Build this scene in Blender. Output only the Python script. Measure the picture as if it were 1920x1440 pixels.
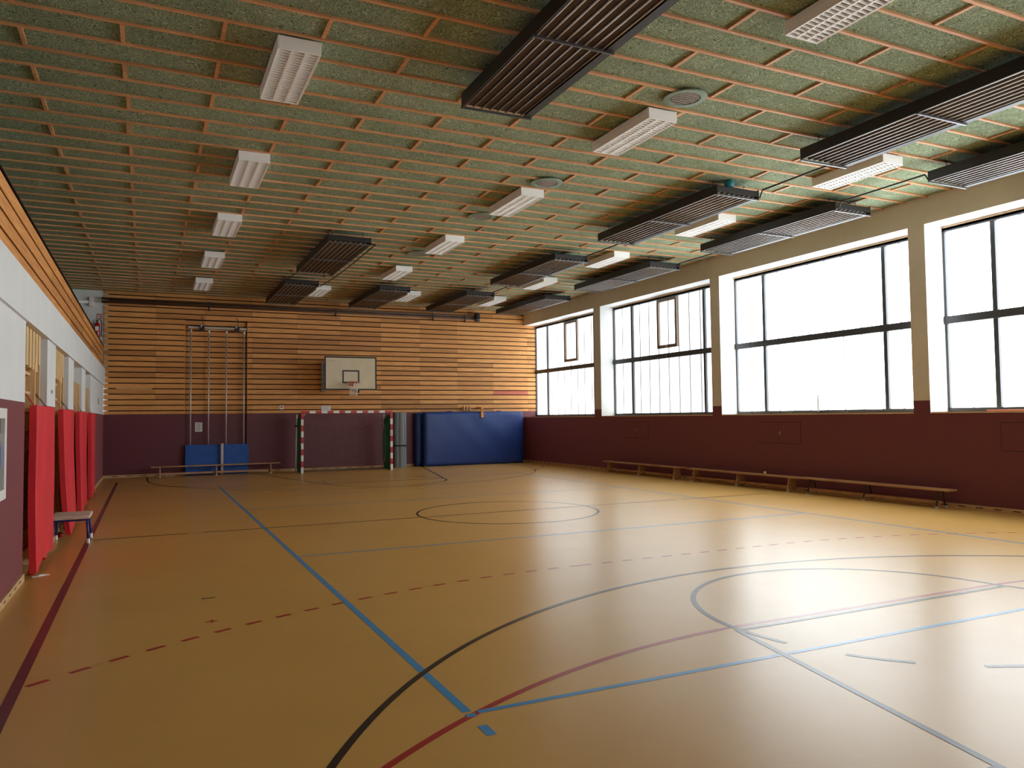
import bpy, math, random
from mathutils import Vector, Matrix
random.seed(7)
C = bpy.context.scene
COL = C.collection
for o in list(bpy.data.objects): bpy.data.objects.remove(o)

# ------------------------------------------------------------------ camera
F_PX, YAW, PITCH, ROLL, EYE = 1443.57, 25.358, 2.467, -0.661, 1.796
a, b, c = (math.radians(v) for v in (YAW, PITCH, ROLL))
fwd = Vector((math.sin(a)*math.cos(b), math.cos(a)*math.cos(b), math.sin(b)))
rt = Vector((math.cos(a), -math.sin(a), 0)); up = rt.cross(fwd)
r2 = rt*math.cos(c) + up*math.sin(c); u2 = -rt*math.sin(c) + up*math.cos(c)
cd = bpy.data.cameras.new('camera'); cam = bpy.data.objects.new('camera', cd); COL.objects.link(cam)
cd.sensor_fit = 'HORIZONTAL'; cd.sensor_width = 36.0; cd.lens = F_PX/1920*36
cd.clip_start = 0.05; cd.clip_end = 200
mw = Matrix((r2, u2, -fwd)).transposed().to_4x4(); mw.translation = Vector((0, 0, EYE))
cam.matrix_world = mw
C.camera = cam

# ------------------------------------------------------------------ world, light, exposure
w = bpy.data.worlds.new('sky'); C.world = w; w.use_nodes = True
w.node_tree.nodes['Background'].inputs[0].default_value = (0.80, 0.90, 1.0, 1)
w.node_tree.nodes['Background'].inputs[1].default_value = 1.0
GLASS = 3.4          # brightness of the daylit milky glass
C.view_settings.view_transform = 'Standard'; C.view_settings.look = 'None'
C.view_settings.exposure = 1.5; C.view_settings.gamma = 1.0; C.view_settings.use_curve_mapping = False
C.cycles.max_bounces = 10; C.cycles.diffuse_bounces = 8; C.cycles.glossy_bounces = 3
C.cycles.sample_clamp_indirect = 6.0

# ------------------------------------------------------------------ room dimensions (metres)
XL, XR, YB, YF, H = -1.27, 13.75, 27.85, -1.10, 6.0
XG = 14.30           # glass plane
ZW, ZL = 2.03, 1.776 # paint line, window ledge
CX, CY = 6.24, 13.42 # centre of the court

# ------------------------------------------------------------------ materials
def lin(v):
    v /= 255.0
    return v/12.92 if v <= 0.04045 else ((v+0.055)/1.055)**2.4
def rgb(r, g, b): return (lin(r), lin(g), lin(b), 1)

class NT:
    def __init__(s, name):
        s.m = bpy.data.materials.new(name); s.m.use_nodes = True
        s.t = s.m.node_tree; s.b = s.t.nodes['Principled BSDF']
    def n(s, kind, **kw):
        x = s.t.nodes.new(kind)
        for k, v in kw.items():
            if k in ('op',): x.operation = v
            elif k.startswith('i_'): x.inputs[k[2:]].default_value = v
            else: setattr(x, k, v)
        return x
    def l(s, a, b): s.t.links.new(a, b)
    def math(s, op, a, b=None):
        x = s.t.nodes.new('ShaderNodeMath'); x.operation = op
        for i, v in enumerate((a, b)):
            if v is None: continue
            if isinstance(v, (int, float)): x.inputs[i].default_value = v
            else: s.l(v, x.inputs[i])
        return x.outputs[0]
    def coord(s, scale=(1, 1, 1), obj=False):
        if obj:
            v = s.n('ShaderNodeTexCoord').outputs['Object']
        else:
            v = s.n('ShaderNodeNewGeometry').outputs['Position']
        mp = s.n('ShaderNodeMapping'); mp.inputs['Scale'].default_value = scale
        s.l(v, mp.inputs['Vector']); return mp.outputs[0]
    def noise(s, vec, scale, detail=4, rough=0.55):
        x = s.n('ShaderNodeTexNoise'); x.inputs['Scale'].default_value = scale
        x.inputs['Detail'].default_value = detail; x.inputs['Roughness'].default_value = rough
        s.l(vec, x.inputs['Vector']); return x.outputs['Fac']
    def ramp(s, fac, stops):
        x = s.n('ShaderNodeValToRGB'); e = x.color_ramp.elements
        while len(e) < len(stops): e.new(0.5)
        for i, (p, col) in enumerate(stops): e[i].position = p; e[i].color = col
        s.l(fac, x.inputs[0]); return x.outputs[0]
    def mix(s, fac, a, b, mode='MIX'):
        x = s.n('ShaderNodeMix'); x.data_type = 'RGBA'; x.blend_type = mode
        for i, v in ((0, fac), (6, a), (7, b)):
            if isinstance(v, (int, float)): x.inputs[i].default_value = v
            elif isinstance(v, tuple): x.inputs[i].default_value = v
            else: s.l(v, x.inputs[i])
        return x.outputs[2]
    def bump(s, fac, strength=0.3, dist=0.01):
        x = s.n('ShaderNodeBump'); x.inputs['Strength'].default_value = strength; x.inputs['Distance'].default_value = dist
        s.l(fac, x.inputs['Height']); s.l(x.outputs[0], s.b.inputs['Normal'])
    def set(s, rough=0.6, metal=0.0, col=None, spec=None):
        s.b.inputs['Roughness'].default_value = rough; s.b.inputs['Metallic'].default_value = metal
        if spec is not None: s.b.inputs['Specular IOR Level'].default_value = spec
        if col is not None:
            if isinstance(col, tuple): s.b.inputs['Base Color'].default_value = col
            else: s.l(col, s.b.inputs['Base Color'])
        return s.m

def plain(name, col, rough=0.6, metal=0.0, var=0.08, scale=6.0, bump=0.0, bscale=200, spec=None, stretch=(1, 1, 1)):
    n = NT(name); v = n.coord(stretch)
    f = n.noise(v, scale)
    lo = tuple(x*(1-var) for x in col[:3])+(1,); hi = tuple(min(1, x*(1+var)) for x in col[:3])+(1,)
    cc = n.ramp(f, [(0.3, lo), (0.7, hi)])
    if bump: n.bump(n.noise(v, bscale, 2), bump, 0.004)
    return n.set(rough, metal, cc, spec)

def wood(name, base, dark, grain=(0.6, 14, 14), rough=0.6, var=0.35, board=None, seg=None, knots=0.0, along='x'):
    """timber: stretched grain, an own tone for every board (board = (axis, pitch, offset)) and piece (seg)"""
    n = NT(name); v = n.coord(grain)
    g = n.noise(v, 3.0, 6, 0.6)
    col = n.ramp(g, [(0.25, dark), (0.62, base)])
    if board:
        pos = n.n('ShaderNodeNewGeometry').outputs['Position']
        sp = n.n('ShaderNodeSeparateXYZ'); n.l(pos, sp.inputs[0])
        def idx(ax, pitch, off): return n.math('FLOOR', n.math('DIVIDE', n.math('SUBTRACT', sp.outputs[ax], off), pitch))
        i1 = idx(*board); i2 = idx(*seg)
        cb = n.n('ShaderNodeCombineXYZ'); n.l(i1, cb.inputs[0]); n.l(i2, cb.inputs[1])
        wn = n.n('ShaderNodeTexWhiteNoise'); wn.noise_dimensions = '2D'; n.l(cb.outputs[0], wn.inputs['Vector'])
        t = n.ramp(wn.outputs['Value'], [(0, (1-var, 1-var*1.12, 1-var*1.25, 1)), (0.5, (0.95, 0.93, 0.9, 1)), (1, (1.0, 1.0, 1.0, 1))])
        col = n.mix(1.0, col, t, 'MULTIPLY')
    if knots:
        kv = n.coord((1.0, 3.0, 3.0) if along == 'x' else (3.0, 1.0, 3.0))
        vo = n.n('ShaderNodeTexVoronoi'); vo.inputs['Scale'].default_value = 3.2; n.l(kv, vo.inputs['Vector'])
        kf = n.ramp(vo.outputs['Distance'], [(0.03, (1, 1, 1, 1)), (0.10, (0, 0, 0, 1))])
        sel = n.ramp(n.noise(n.coord((1, 1, 1)), 1.7, 2), [(0.46, (0, 0, 0, 1)), (0.5, (1, 1, 1, 1))])
        kk = n.mix(1.0, kf, sel, 'MULTIPLY')
        bw = n.n('ShaderNodeRGBToBW'); n.l(kk, bw.inputs[0])
        col = n.mix(n.math('MULTIPLY', bw.outputs[0], knots), col, tuple(x*0.25 for x in dark[:3])+(1,))
    n.bump(g, 0.15, 0.003)
    return n.set(rough, 0, col)

MT = {}
MT['wall_white'] = plain('white_paint', rgb(226, 228, 228), 0.75, var=0.03, scale=1.5, bump=0.25, bscale=60)
MT['beam_paint'] = plain('shaded_white_paint', rgb(218, 210, 198), 0.8, var=0.04, scale=2, bump=0.2, bscale=90)  # the white wall paint again, shade and warm bounce put into its colour
MT['maroon'] = plain('maroon_textile', rgb(94, 26, 40), 0.5, var=0.10, scale=40, bump=0.35, bscale=260, spec=0.6)
MT['dark_gap'] = plain('black_backing', rgb(38, 22, 18), 0.95, var=0.1, spec=0.1)
MT['clad'] = wood('spruce_cladding', rgb(240, 176, 102), rgb(204, 132, 68), board=(2, 0.179, 2.145), seg=(0, 1.517, 0.24), knots=0.8)
MT['clad_side'] = wood('spruce_parapet', rgb(230, 162, 90), rgb(192, 118, 56), grain=(14, 0.6, 14), board=(2, 0.179, 3.49), seg=(1, 3.1, 0.5), knots=0.7, along='y')
MT['clad_red'] = wood('reddish_board', rgb(205, 112, 82), rgb(172, 84, 58))
MT['batten'] = wood('ceiling_batten_wood', rgb(226, 172, 124), rgb(200, 140, 94), grain=(1, 8, 8), var=0.2, board=(1, 0.5, 0.2), seg=(0, 4.0, 0.7))
MT['skirt'] = wood('pale_skirting_wood', rgb(214, 176, 128), rgb(182, 140, 92), grain=(1, 1, 10))
MT['sill'] = wood('sill_wood', rgb(226, 200, 168), rgb(198, 164, 128), grain=(6, 1, 6))
MT['ply'] = wood('wall_bar_plywood', rgb(176, 120, 62), rgb(146, 92, 42), grain=(8, 8, 1.2))
MT['pale_wood'] = wood('pale_wood', rgb(232, 200, 150), rgb(206, 166, 112), grain=(10, 10, 1))
MT['bench_wood'] = wood('bench_wood', rgb(196, 150, 104), rgb(150, 104, 66), grain=(6, 1, 6))
MT['bench_wood_x'] = wood('bench_wood_long', rgb(196, 150, 108), rgb(150, 106, 70), grain=(1, 6, 6))
MT['stool_top'] = wood('worn_plywood', rgb(226, 212, 194), rgb(182, 162, 142), grain=(2, 12, 12))
MT['steel'] = plain('galvanised_steel', rgb(196, 190, 182), 0.4, 0.4, var=0.15, scale=10)
MT['grey_paint'] = plain('grey_paint', rgb(150, 150, 146), 0.5, var=0.06)
MT['dark_metal'] = plain('dark_brown_metal', rgb(52, 46, 44), 0.45, 0.3, var=0.12, scale=4)
MT['frame'] = plain('dark_anodised_frame', rgb(74, 76, 80), 0.45, 0.3, var=0.08)
MT['vent_frame'] = plain('brown_vent_frame', rgb(120, 104, 90), 0.5, var=0.06)
MT['black'] = plain('black_plastic', rgb(24, 22, 22), 0.5, var=0.1)
MT['white'] = plain('white_enamel', rgb(238, 236, 232), 0.4, var=0.02)
MT['lamp_white'] = plain('lamp_white', rgb(250, 252, 252), 0.5, var=0.01)
MT['lamp_inner'] = plain('lamp_reflector', rgb(178, 170, 164), 0.4, 0.1, var=0.03)
MT['red'] = plain('red_lacquer', rgb(190, 34, 44), 0.4, var=0.06)
MT['red_vinyl'] = plain('red_vinyl', rgb(226, 46, 58), 0.42, var=0.12, scale=3, bump=0.2, bscale=14, stretch=(1, 1, 0.5))
MT['red_dark'] = plain('dark_red_strap', rgb(120, 20, 26), 0.6, var=0.1)
MT['blue_vinyl'] = plain('blue_vinyl', rgb(22, 56, 128), 0.42, var=0.12, scale=2.0, bump=0.3, bscale=8, stretch=(1, 1, 0.35))
MT['blue_mat'] = plain('blue_gym_mat', rgb(24, 84, 170), 0.55, var=0.1, scale=5)
MT['blue_steel'] = plain('blue_steel', rgb(34, 48, 120), 0.4, var=0.08)
MT['grey_roll'] = plain('grey_foam', rgb(128, 130, 132), 0.8, var=0.12, scale=12, stretch=(1, 1, 0.1))
MT['board'] = plain('backboard_paint', rgb(222, 208, 178), 0.6, var=0.05, scale=3)
MT['net_brown'] = plain('net_cord', rgb(176, 128, 124), 0.8, var=0.05)
MT['net_green'] = plain('green_net_cord', rgb(28, 110, 74), 0.8, var=0.1)
MT['net_white'] = plain('white_net_cord', rgb(236, 226, 210), 0.8, var=0.04)
MT['ball_teal'] = plain('teal_rubber', rgb(40, 130, 150), 0.5, var=0.06)
MT['ball_pale'] = plain('pale_ball', rgb(226, 222, 150), 0.7, var=0.06)
MT['spot_green'] = plain('green_spot_ring', rgb(112, 134, 112), 0.5, var=0.06)
MT['paper'] = plain('paper', rgb(235, 235, 232), 0.8, var=0.02)
MT['print_grey'] = plain('grey_print', rgb(120, 120, 122), 0.8, var=0.05)
MT['sign_red'] = plain('fire_sign_red', rgb(176, 26, 30), 0.5, var=0.05)
MT['ext_red'] = plain('extinguisher_red', rgb(170, 24, 32), 0.25, var=0.05)
MT['dark_pipe'] = plain('brown_pipe', rgb(88, 66, 56), 0.5, 0.2, var=0.1)
MT['slot'] = plain('dark_slot', rgb(60, 44, 30), 0.9, var=0.1)

MT['plate'] = plain('brown_radiant_plate', rgb(88, 76, 69), 0.6, 0.1, var=0.06)
MT['heater_black'] = plain('black_heater_enamel', rgb(36, 34, 35), 0.5, 0.1, var=0.1)
MT['tube_metal'] = plain('polished_dark_tube', rgb(190, 188, 190), 0.28, 0.9, var=0.05)
MT['bar_metal'] = plain('painted_steel_bar', rgb(96, 94, 96), 0.4, 0.6, var=0.05)
MT['grille_back'] = plain('brown_grille_recess', rgb(84, 62, 52), 0.6, var=0.3, scale=18)
MT['bright_steel'] = plain('bright_zinc', rgb(216, 214, 208), 0.35, 0.6, var=0.05)
MT['pale_foam'] = plain('pale_foam_tube', rgb(214, 196, 184), 0.8, var=0.08)
MT['foot_rubber'] = plain('pale_rubber', rgb(206, 196, 184), 0.7, var=0.05)
MT['green_metal'] = plain('green_metal', rgb(30, 84, 62), 0.5, 0.2, var=0.1)
MT['dark_glass'] = plain('dark_glass', rgb(26, 32, 40), 0.06, 0.0, var=0.1, spec=0.8)

_b = MT['maroon'].node_tree.nodes['Principled BSDF']   # short pile of the textile wall covering
_b.inputs['Sheen Weight'].default_value = 0.5; _b.inputs['Sheen Roughness'].default_value = 0.6; _b.inputs['Sheen Tint'].default_value = (1.0, 0.42, 0.5, 1)

def ceiling_wool():
    n = NT('green_wood_wool'); v = n.coord((1, 1, 1))
    warp = n.n('ShaderNodeTexNoise'); warp.inputs['Scale'].default_value = 5; n.l(v, warp.inputs['Vector'])
    vv = n.n('ShaderNodeVectorMath'); vv.operation = 'MULTIPLY_ADD'
    n.l(warp.outputs['Color'], vv.inputs[0]); vv.inputs[1].default_value = (0.5, 0.5, 0.5); n.l(v, vv.inputs[2])
    f1 = n.noise(vv.outputs[0], 34, 5, 0.72)
    wv = n.n('ShaderNodeTexWave'); wv.inputs['Scale'].default_value = 26; wv.inputs['Distortion'].default_value = 14
    wv.inputs['Detail'].default_value = 4; wv.inputs['Detail Scale'].default_value = 2.5; n.l(vv.outputs[0], wv.inputs['Vector'])
    f = n.math('ADD', n.math('MULTIPLY', f1, 0.72), n.math('MULTIPLY', wv.outputs['Fac'], 0.28))
    col = n.ramp(f, [(0.40, rgb(48, 70, 50)), (0.49, rgb(160, 190, 148)), (0.60, rgb(240, 250, 214))])
    big = n.noise(v, 0.9, 3); col = n.mix(1.0, col, n.ramp(big, [(0.3, (0.82, 0.84, 0.82, 1)), (0.7, (1, 1, 1, 1))]), 'MULTIPLY')
    # each panel a slightly different tone
    sp = n.n('ShaderNodeSeparateXYZ'); n.l(v, sp.inputs[0])
    iy = n.math('FLOOR', n.math('DIVIDE', n.math('SUBTRACT', sp.outputs[1], 0.45), 0.5))
    ix = n.math('FLOOR', n.math('DIVIDE', n.math('ADD', sp.outputs[0], n.math('MULTIPLY', iy, 0.37)), 1.25))
    cb = n.n('ShaderNodeCombineXYZ'); n.l(ix, cb.inputs[0]); n.l(iy, cb.inputs[1])
    wn = n.n('ShaderNodeTexWhiteNoise'); wn.noise_dimensions = '2D'; n.l(cb.outputs[0], wn.inputs['Vector'])
    col = n.mix(1.0, col, n.ramp(wn.outputs['Value'], [(0, (0.86, 0.86, 0.86, 1)), (1, (1.0, 1.0, 1.0, 1))]), 'MULTIPLY')
    n.bump(f, 0.8, 0.02)
    return n.set(0.95, 0, col, 0.1)
MT['wool'] = ceiling_wool()

def floor_finish(name, col_stops=None, col=None):
    """worn linoleum: one gloss for the floor and for the painted court lines"""
    n = NT(name); v = n.coord()
    if col_stops:
        f = n.noise(v, 0.5, 5, 0.6); g = n.noise(v, 110, 2, 0.6)
        base = n.ramp(f, [(0.3, col_stops[0]), (0.7, col_stops[1])])
        base = n.mix(0.05, base, n.ramp(g, [(0.3, (0.30, 0.17, 0.06, 1)), (0.7, (0.68, 0.44, 0.2, 1))]))
    else:
        base = n.ramp(n.noise(v, 8, 3), [(0.3, tuple(x*0.88 for x in col[:3])+(1,)), (0.7, col)])
    # scuffs: fine curved scratches and soft wear in the polish
    s1 = n.noise(n.coord((1, 1.6, 1)), 9.0, 6, 0.75)
    s2 = n.noise(n.coord((3, 1, 1)), 1.1, 6, 0.65)
    r = n.math('ADD', n.math('MULTIPLY', s1, 0.03), n.math('ADD', n.math('MULTIPLY', s2, 0.05), 0.27))
    n.l(r, n.b.inputs['Roughness'])
    x = n.n('ShaderNodeBump'); x.inputs['Strength'].default_value = 0.07; x.inputs['Distance'].default_value = 0.005
    n.l(s1, x.inputs['Height']); n.l(x.outputs[0], n.b.inputs['Normal'])
    n.l(base, n.b.inputs['Base Color']); n.b.inputs['IOR'].default_value = 1.5
    n.b.inputs['Specular IOR Level'].default_value = 0.22
    return n.m
MT['floor'] = floor_finish('orange_linoleum', (rgb(197, 151, 80), rgb(208, 162, 90)))
MT['line_black'] = floor_finish('black_line_paint', col=rgb(46, 38, 34))
MT['line_blue'] = floor_finish('blue_line_paint', col=rgb(66, 142, 196))
MT['line_red'] = floor_finish('red_line_paint', col=rgb(168, 42, 44))
MT['line_maroon'] = floor_finish('dark_red_line_paint', col=rgb(104, 42, 46))

def glass(name, strength, rib):
    """milky profiled glass lit through by the day: faint ribs every half metre"""
    n = NT(name); t = n.t
    pos = n.n('ShaderNodeNewGeometry').outputs['Position']
    sp = n.n('ShaderNodeSeparateXYZ'); n.l(pos, sp.inputs[0])
    fr = n.math('FRACT', n.math('ADD', n.math('DIVIDE', sp.outputs[1], 0.5), 0.37))
    d = n.math('ABSOLUTE', n.math('SUBTRACT', fr, 0.5))
    k = n.ramp(d, [(0.0, (rib, rib, rib, 1)), (0.035, (rib, rib, rib, 1)), (0.075, (1, 1, 1, 1))])
    big = n.ramp(n.noise(n.coord((1, 1.4, 0.3)), 1.2, 3), [(0.3, (0.8, 0.82, 0.83, 1)), (0.6, (1, 1, 1, 1))])
    kk = n.mix(1.0, k, big, 'MULTIPLY'); col = n.mix(1.0, kk, (0.90, 0.965, 1.0, 1), 'MULTIPLY')
    n.l(col, n.b.inputs['Emission Color']); n.b.inputs['Emission Strength'].default_value = strength
    return n.set(0.25, 0, (0.5, 0.52, 0.53, 1))

# ------------------------------------------------------------------ mesh builder
class MB:
    def __init__(s): s.v = []; s.f = []; s.m = []; s.mats = []
    def mi(s, m):
        if m not in s.mats: s.mats.append(m)
        return s.mats.index(m)
    def quad(s, pts, m):
        i = len(s.v); s.v += [tuple(p) for p in pts]; s.f.append(tuple(range(i, i+len(pts)))); s.m.append(s.mi(m))
    def box(s, x0, x1, y0, y1, z0, z1, m, rot=None, piv=None):
        P = [(x0, y0, z0), (x1, y0, z0), (x1, y1, z0), (x0, y1, z0), (x0, y0, z1), (x1, y0, z1), (x1, y1, z1), (x0, y1, z1)]
        if rot is not None:
            pv = Vector(piv if piv else ((x0+x1)/2, (y0+y1)/2, (z0+z1)/2))
            P = [tuple(rot @ (Vector(p)-pv) + pv) for p in P]
        i = len(s.v); s.v += P; k = s.mi(m)
        for f in ((0, 3, 2, 1), (4, 5, 6, 7), (0, 1, 5, 4), (1, 2, 6, 5), (2, 3, 7, 6), (3, 0, 4, 7)):
            s.f.append(tuple(i+j for j in f)); s.m.append(k)
        return s
    def tube(s, pts, r, m, n=8, caps=True, closed=False):
        pts = [Vector(p) for p in pts]; k = s.mi(m); base = len(s.v); N = len(pts)
        rr = r if isinstance(r, (list, tuple)) else [r]*N
        prev = None
        for i, p in enumerate(pts):
            if closed: d = pts[(i+1) % N]-pts[i-1]
            else: d = (pts[min(i+1, N-1)]-pts[max(i-1, 0)])
            if d.length < 1e-9: d = Vector((0, 0, 1))
            d.normalize()
            if prev is None:
                prev = d.orthogonal().normalized()
            prev = (prev - d*prev.dot(d)).normalized(); q = d.cross(prev)
            for j in range(n):
                t = 2*math.pi*j/n; s.v.append(tuple(p+(prev*math.cos(t)+q*math.sin(t))*rr[i]))
        for i in range(N if closed else N-1):
            i2 = (i+1) % N
            for j in range(n):
                j2 = (j+1) % n
                s.f.append((base+i*n+j, base+i*n+j2, base+i2*n+j2, base+i2*n+j)); s.m.append(k)
        if caps and not closed:
            s.f.append(tuple(base+j for j in range(n))[::-1]); s.m.append(k)
            s.f.append(tuple(base+(N-1)*n+j for j in range(n))); s.m.append(k)
        return s
    def lathe(s, prof, m, center=(0, 0, 0), n=24, axis='z'):
        """prof: list of (radius, height)"""
        base = len(s.v); k = s.mi(m); cx, cy, cz = center
        for r, h in prof:
            for j in range(n):
                t = 2*math.pi*j/n
                p = (r*math.cos(t), r*math.sin(t), h)
                if axis == 'x': p = (p[2], p[0], p[1])
                if axis == 'y': p = (p[0], p[2], p[1])
                s.v.append((p[0]+cx, p[1]+cy, p[2]+cz))
        for i in range(len(prof)-1):
            for j in range(n):
                j2 = (j+1) % n
                s.f.append((base+i*n+j, base+i*n+j2, base+(i+1)*n+j2, base+(i+1)*n+j)); s.m.append(k)
        return s
    def build(s, name, parent=None, smooth=False, bevel=0.0, loc=None, segs=2):
        me = bpy.data.meshes.new(name); me.from_pydata(s.v, [], s.f)
        for m in s.mats: me.materials.append(MT[m] if isinstance(m, str) else m)
        for p, k in zip(me.polygons, s.m): p.material_index = k; p.use_smooth = smooth
        me.update(); o = bpy.data.objects.new(name, me); COL.objects.link(o)
        if bevel:
            md = o.modifiers.new('bevel', 'BEVEL'); md.width = bevel; md.segments = segs; md.limit_method = 'ANGLE'
        if parent is not None: o.parent = parent
        if loc is not None: o.location = loc
        return o

def thing(name, label, cat, loc=(0, 0, 0), rz=0, group=None):
    o = bpy.data.objects.new(name, None); COL.objects.link(o); o.empty_display_size = 0.2
    o.location = loc; o.rotation_euler = (0, 0, rz); o['label'] = label; o['category'] = cat
    if group: o['group'] = group
    return o
def tag(o, label, cat, group=None):
    o['label'] = label; o['category'] = cat
    if group: o['group'] = group
    return o
def struct(o, label=None):
    o['kind'] = 'structure'
    if label: o['label'] = label
    return o
def kids(o): return [x for x in COL.objects if x.parent == o]
def dup(root, loc, label, group=None, rz=None):
    r = root.copy(); COL.objects.link(r); r.location = loc; r['label'] = label
    if rz is not None: r.rotation_euler = (0, 0, rz)
    if group: r['group'] = group
    for ch in kids(root):
        c2 = ch.copy(); COL.objects.link(c2); c2.parent = r
        for g in kids(ch):
            d = g.copy(); COL.objects.link(d); d.parent = c2
    return r
RX = lambda t: Matrix.Rotation(t, 3, 'X')
RY = lambda t: Matrix.Rotation(t, 3, 'Y')
RZ = lambda t: Matrix.Rotation(t, 3, 'Z')

# ================================================================== SETTING
# ---- floor and the painted court lines
m = MB(); m.box(XL-0.6, XG+0.4, YF-0.2, YB+0.4, -0.2, 0.0, 'floor')
floor = struct(m.build('floor'), 'orange brown linoleum sports floor with coloured court lines')

LZ = {'line_maroon': 0.0006, 'line_red': 0.0009, 'line_blue': 0.0012, 'line_black': 0.0015}
LW = 0.05
class Lines(MB):
    def quad(s, pts, m):
        dz = 0.000008*(len(s.f) % 30)
        MB.quad(s, [(p[0], p[1], p[2]+dz) for p in pts], m)
    def seg(s, p, q, m, w=LW):
        p = Vector((*p, 0)); q = Vector((*q, 0)); d = (q-p).normalized(); nrm = Vector((-d.y, d.x, 0))*w/2; z = Vector((0, 0, LZ[m]))
        s.quad([p-nrm+z, q-nrm+z, q+nrm+z, p+nrm+z], m)
    def arc(s, c, r, a0, a1, m, w=LW, n=64, clip=None, dash=None):
        if dash:
            L = abs(math.radians(a1-a0))*r; k = int(L/dash)
            for i in range(k):
                t0 = a0+(a1-a0)*i/k; t1 = t0+(a1-a0)/k*0.5; s.arc(c, r, t0, t1, m, w, 2, clip)
            return
        for i in range(n):
            t0 = math.radians(a0+(a1-a0)*i/n); t1 = math.radians(a0+(a1-a0)*(i+1)/n)
            pts = [(c[0]+(r-w/2)*math.cos(t0), c[1]+(r-w/2)*math.sin(t0)), (c[0]+(r+w/2)*math.cos(t0), c[1]+(r+w/2)*math.sin(t0)),
                   (c[0]+(r+w/2)*math.cos(t1), c[1]+(r+w/2)*math.sin(t1)), (c[0]+(r-w/2)*math.cos(t1), c[1]+(r-w/2)*math.sin(t1))]
            if clip and not all(clip(*p) for p in pts): continue
            s.quad([(x, y, LZ[m]) for x, y in pts], m)
inside = lambda x, y: -0.75 < x < 13.3 and -0.9 < y < 27.75
mir = lambda y: 2*CY-y
# blue volleyball court
L = Lines(); B = 'line_blue'; VX0, VX1, VY0, VY1 = 1.78, 10.78, 4.42, mir(4.42)
L.seg((VX0, VY0+0.03), (VX0, VY1), B, 0.06); L.seg((VX1, VY0), (VX1, VY1), B)
L.seg((VX0+0.06, VY0), (VX1, VY0), B); L.seg((VX0, VY1), (VX1, VY1), B)
L.seg((VX0-0.03, VY0-0.03), (VX0+0.035, VY0-0.03), B, 0.05)
L.seg((VX0+0.02, CY-3), (VX1, CY-3), B); L.seg((VX0, CY+3), (VX1, CY+3), B)
for y in (4.07, mir(4.22)):
    L.seg((VX0, y), (VX0, y+0.15), B, 0.06); L.seg((VX1, y), (VX1, y+0.15), B, 0.06)
o = L.build('volleyball_lines', floor); o['label'] = 'blue volleyball court lines'
# black basketball lines
L = Lines(); K = 'line_black'
L.seg((-0.74, CY), (0.60, CY), K); L.seg((0.82, CY), (10.2, CY), K); L.seg((10.35, CY), (12.75, CY), K)
L.arc((CX, CY), 1.72, 0, 360, K, n=96)
for sgn in (0, 1):
    fy = (lambda y: y) if sgn == 0 else mir
    c1 = (CX, fy(0.93)); A = (0, 180) if sgn == 0 else (180, 360)
    L.arc(c1, 6.22, A[0], A[1], K, n=120)
    for s_ in (-1, 1): L.seg((CX+s_*6.22, fy(0.93)), (CX+s_*6.22, fy(-0.56)), K)
    c2 = (CX, fy(5.08)); L.arc(c2, 1.75, A[0], A[1], K, n=60); L.arc(c2, 1.75, A[0]+180, A[1]+180, K, dash=0.85)
    L.seg((CX-1.78, fy(5.08)), (CX+1.78, fy(5.08)), K)
    for s_ in (-1, 1):
        p, q = Vector((CX+s_*1.78, fy(5.08))), Vector((CX+s_*3.0, fy(-0.56))); L.seg(p, q, K)
        for t in (0.45, 0.62, 0.76):
            r_ = p.lerp(q, t); L.seg(r_, r_+Vector((s_*0.13, 0)), K)
L.seg((0.56-0.05, 8.45), (0.56+0.08, 8.45), K, 0.03)
o = L.build('basketball_lines', floor); o['label'] = 'black basketball court lines'
# red handball lines
L = Lines(); R = 'line_red'
for sgn in (0, 1):
    fy = (lambda y: y) if sgn == 0 else mir
    g = fy(-0.72)
    for r_, dash in ((5.9, None), (8.85, 0.30)):
        ry = g+r_ if sgn == 0 else g-r_
        if dash:
            x = CX-1.5
            while x < CX+1.4: L.seg((x, ry), (x+0.15, ry), R); x += 0.30
        else: L.seg((CX-1.5, ry), (CX+1.5, ry), R)
        for s_ in (-1, 1):
            a0, a1 = (90, 180 if s_ < 0 else 0) if sgn == 0 else (270, 180 if s_ < 0 else 360)
            L.arc((CX+s_*1.5, g), r_, a0, a1, R, n=60, clip=inside, dash=dash)
L.seg((0.54-0.06, 7.47), (0.54+0.05, 7.47), R, 0.03); L.seg((0.54, 7.42), (0.54, 7.53), R, 0.02)
o = L.build('handball_lines', floor); o['label'] = 'red handball goal area and dashed lines'
L = Lines(); L.seg((-0.79, -0.9), (-0.79, 25.6), 'line_maroon', 0.075)
o = L.build('side_line', floor); o['label'] = 'dark red touch line along the left wall'

# ---- back wall: wainscot, timber boards on black backing, a shallow niche for the climbing poles
NX0, NX1, NZ, ND = 1.13, 3.10, 5.26, 0.12
m = MB()
for x0, x1 in ((XL, NX0), (NX1, XG+0.3)):
    m.box(x0, x1, YB, YB+0.45, 0, ZW, 'maroon')
    m.box(max(x0, XL+0.13), min(x1, 14.3), YB+0.02, YB+0.45, ZW, H+0.2, 'dark_gap')
m.box(NX0, NX1, YB+0.02, YB+0.45, NZ, H+0.2, 'dark_gap')
m.box(NX0, NX1, YB+ND, YB+0.45, 0, ZW, 'maroon')
m.box(NX0, NX1, YB+ND+0.02, YB+0.45, ZW, NZ, 'dark_gap')
m.box(XL, XL+0.13, YB+0.06, YB+0.45, ZW, H+0.2, 'wall_white')
m.box(14.3, XG+0.3, YB+0.06, YB+0.45, ZW, H+0.2, 'wall_white')
struct(m.build('wall_back'), 'back wall, maroon below and dark behind the boards')
m = MB(); PITCH_B, GAP = 0.179, 0.034
k = -1
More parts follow.
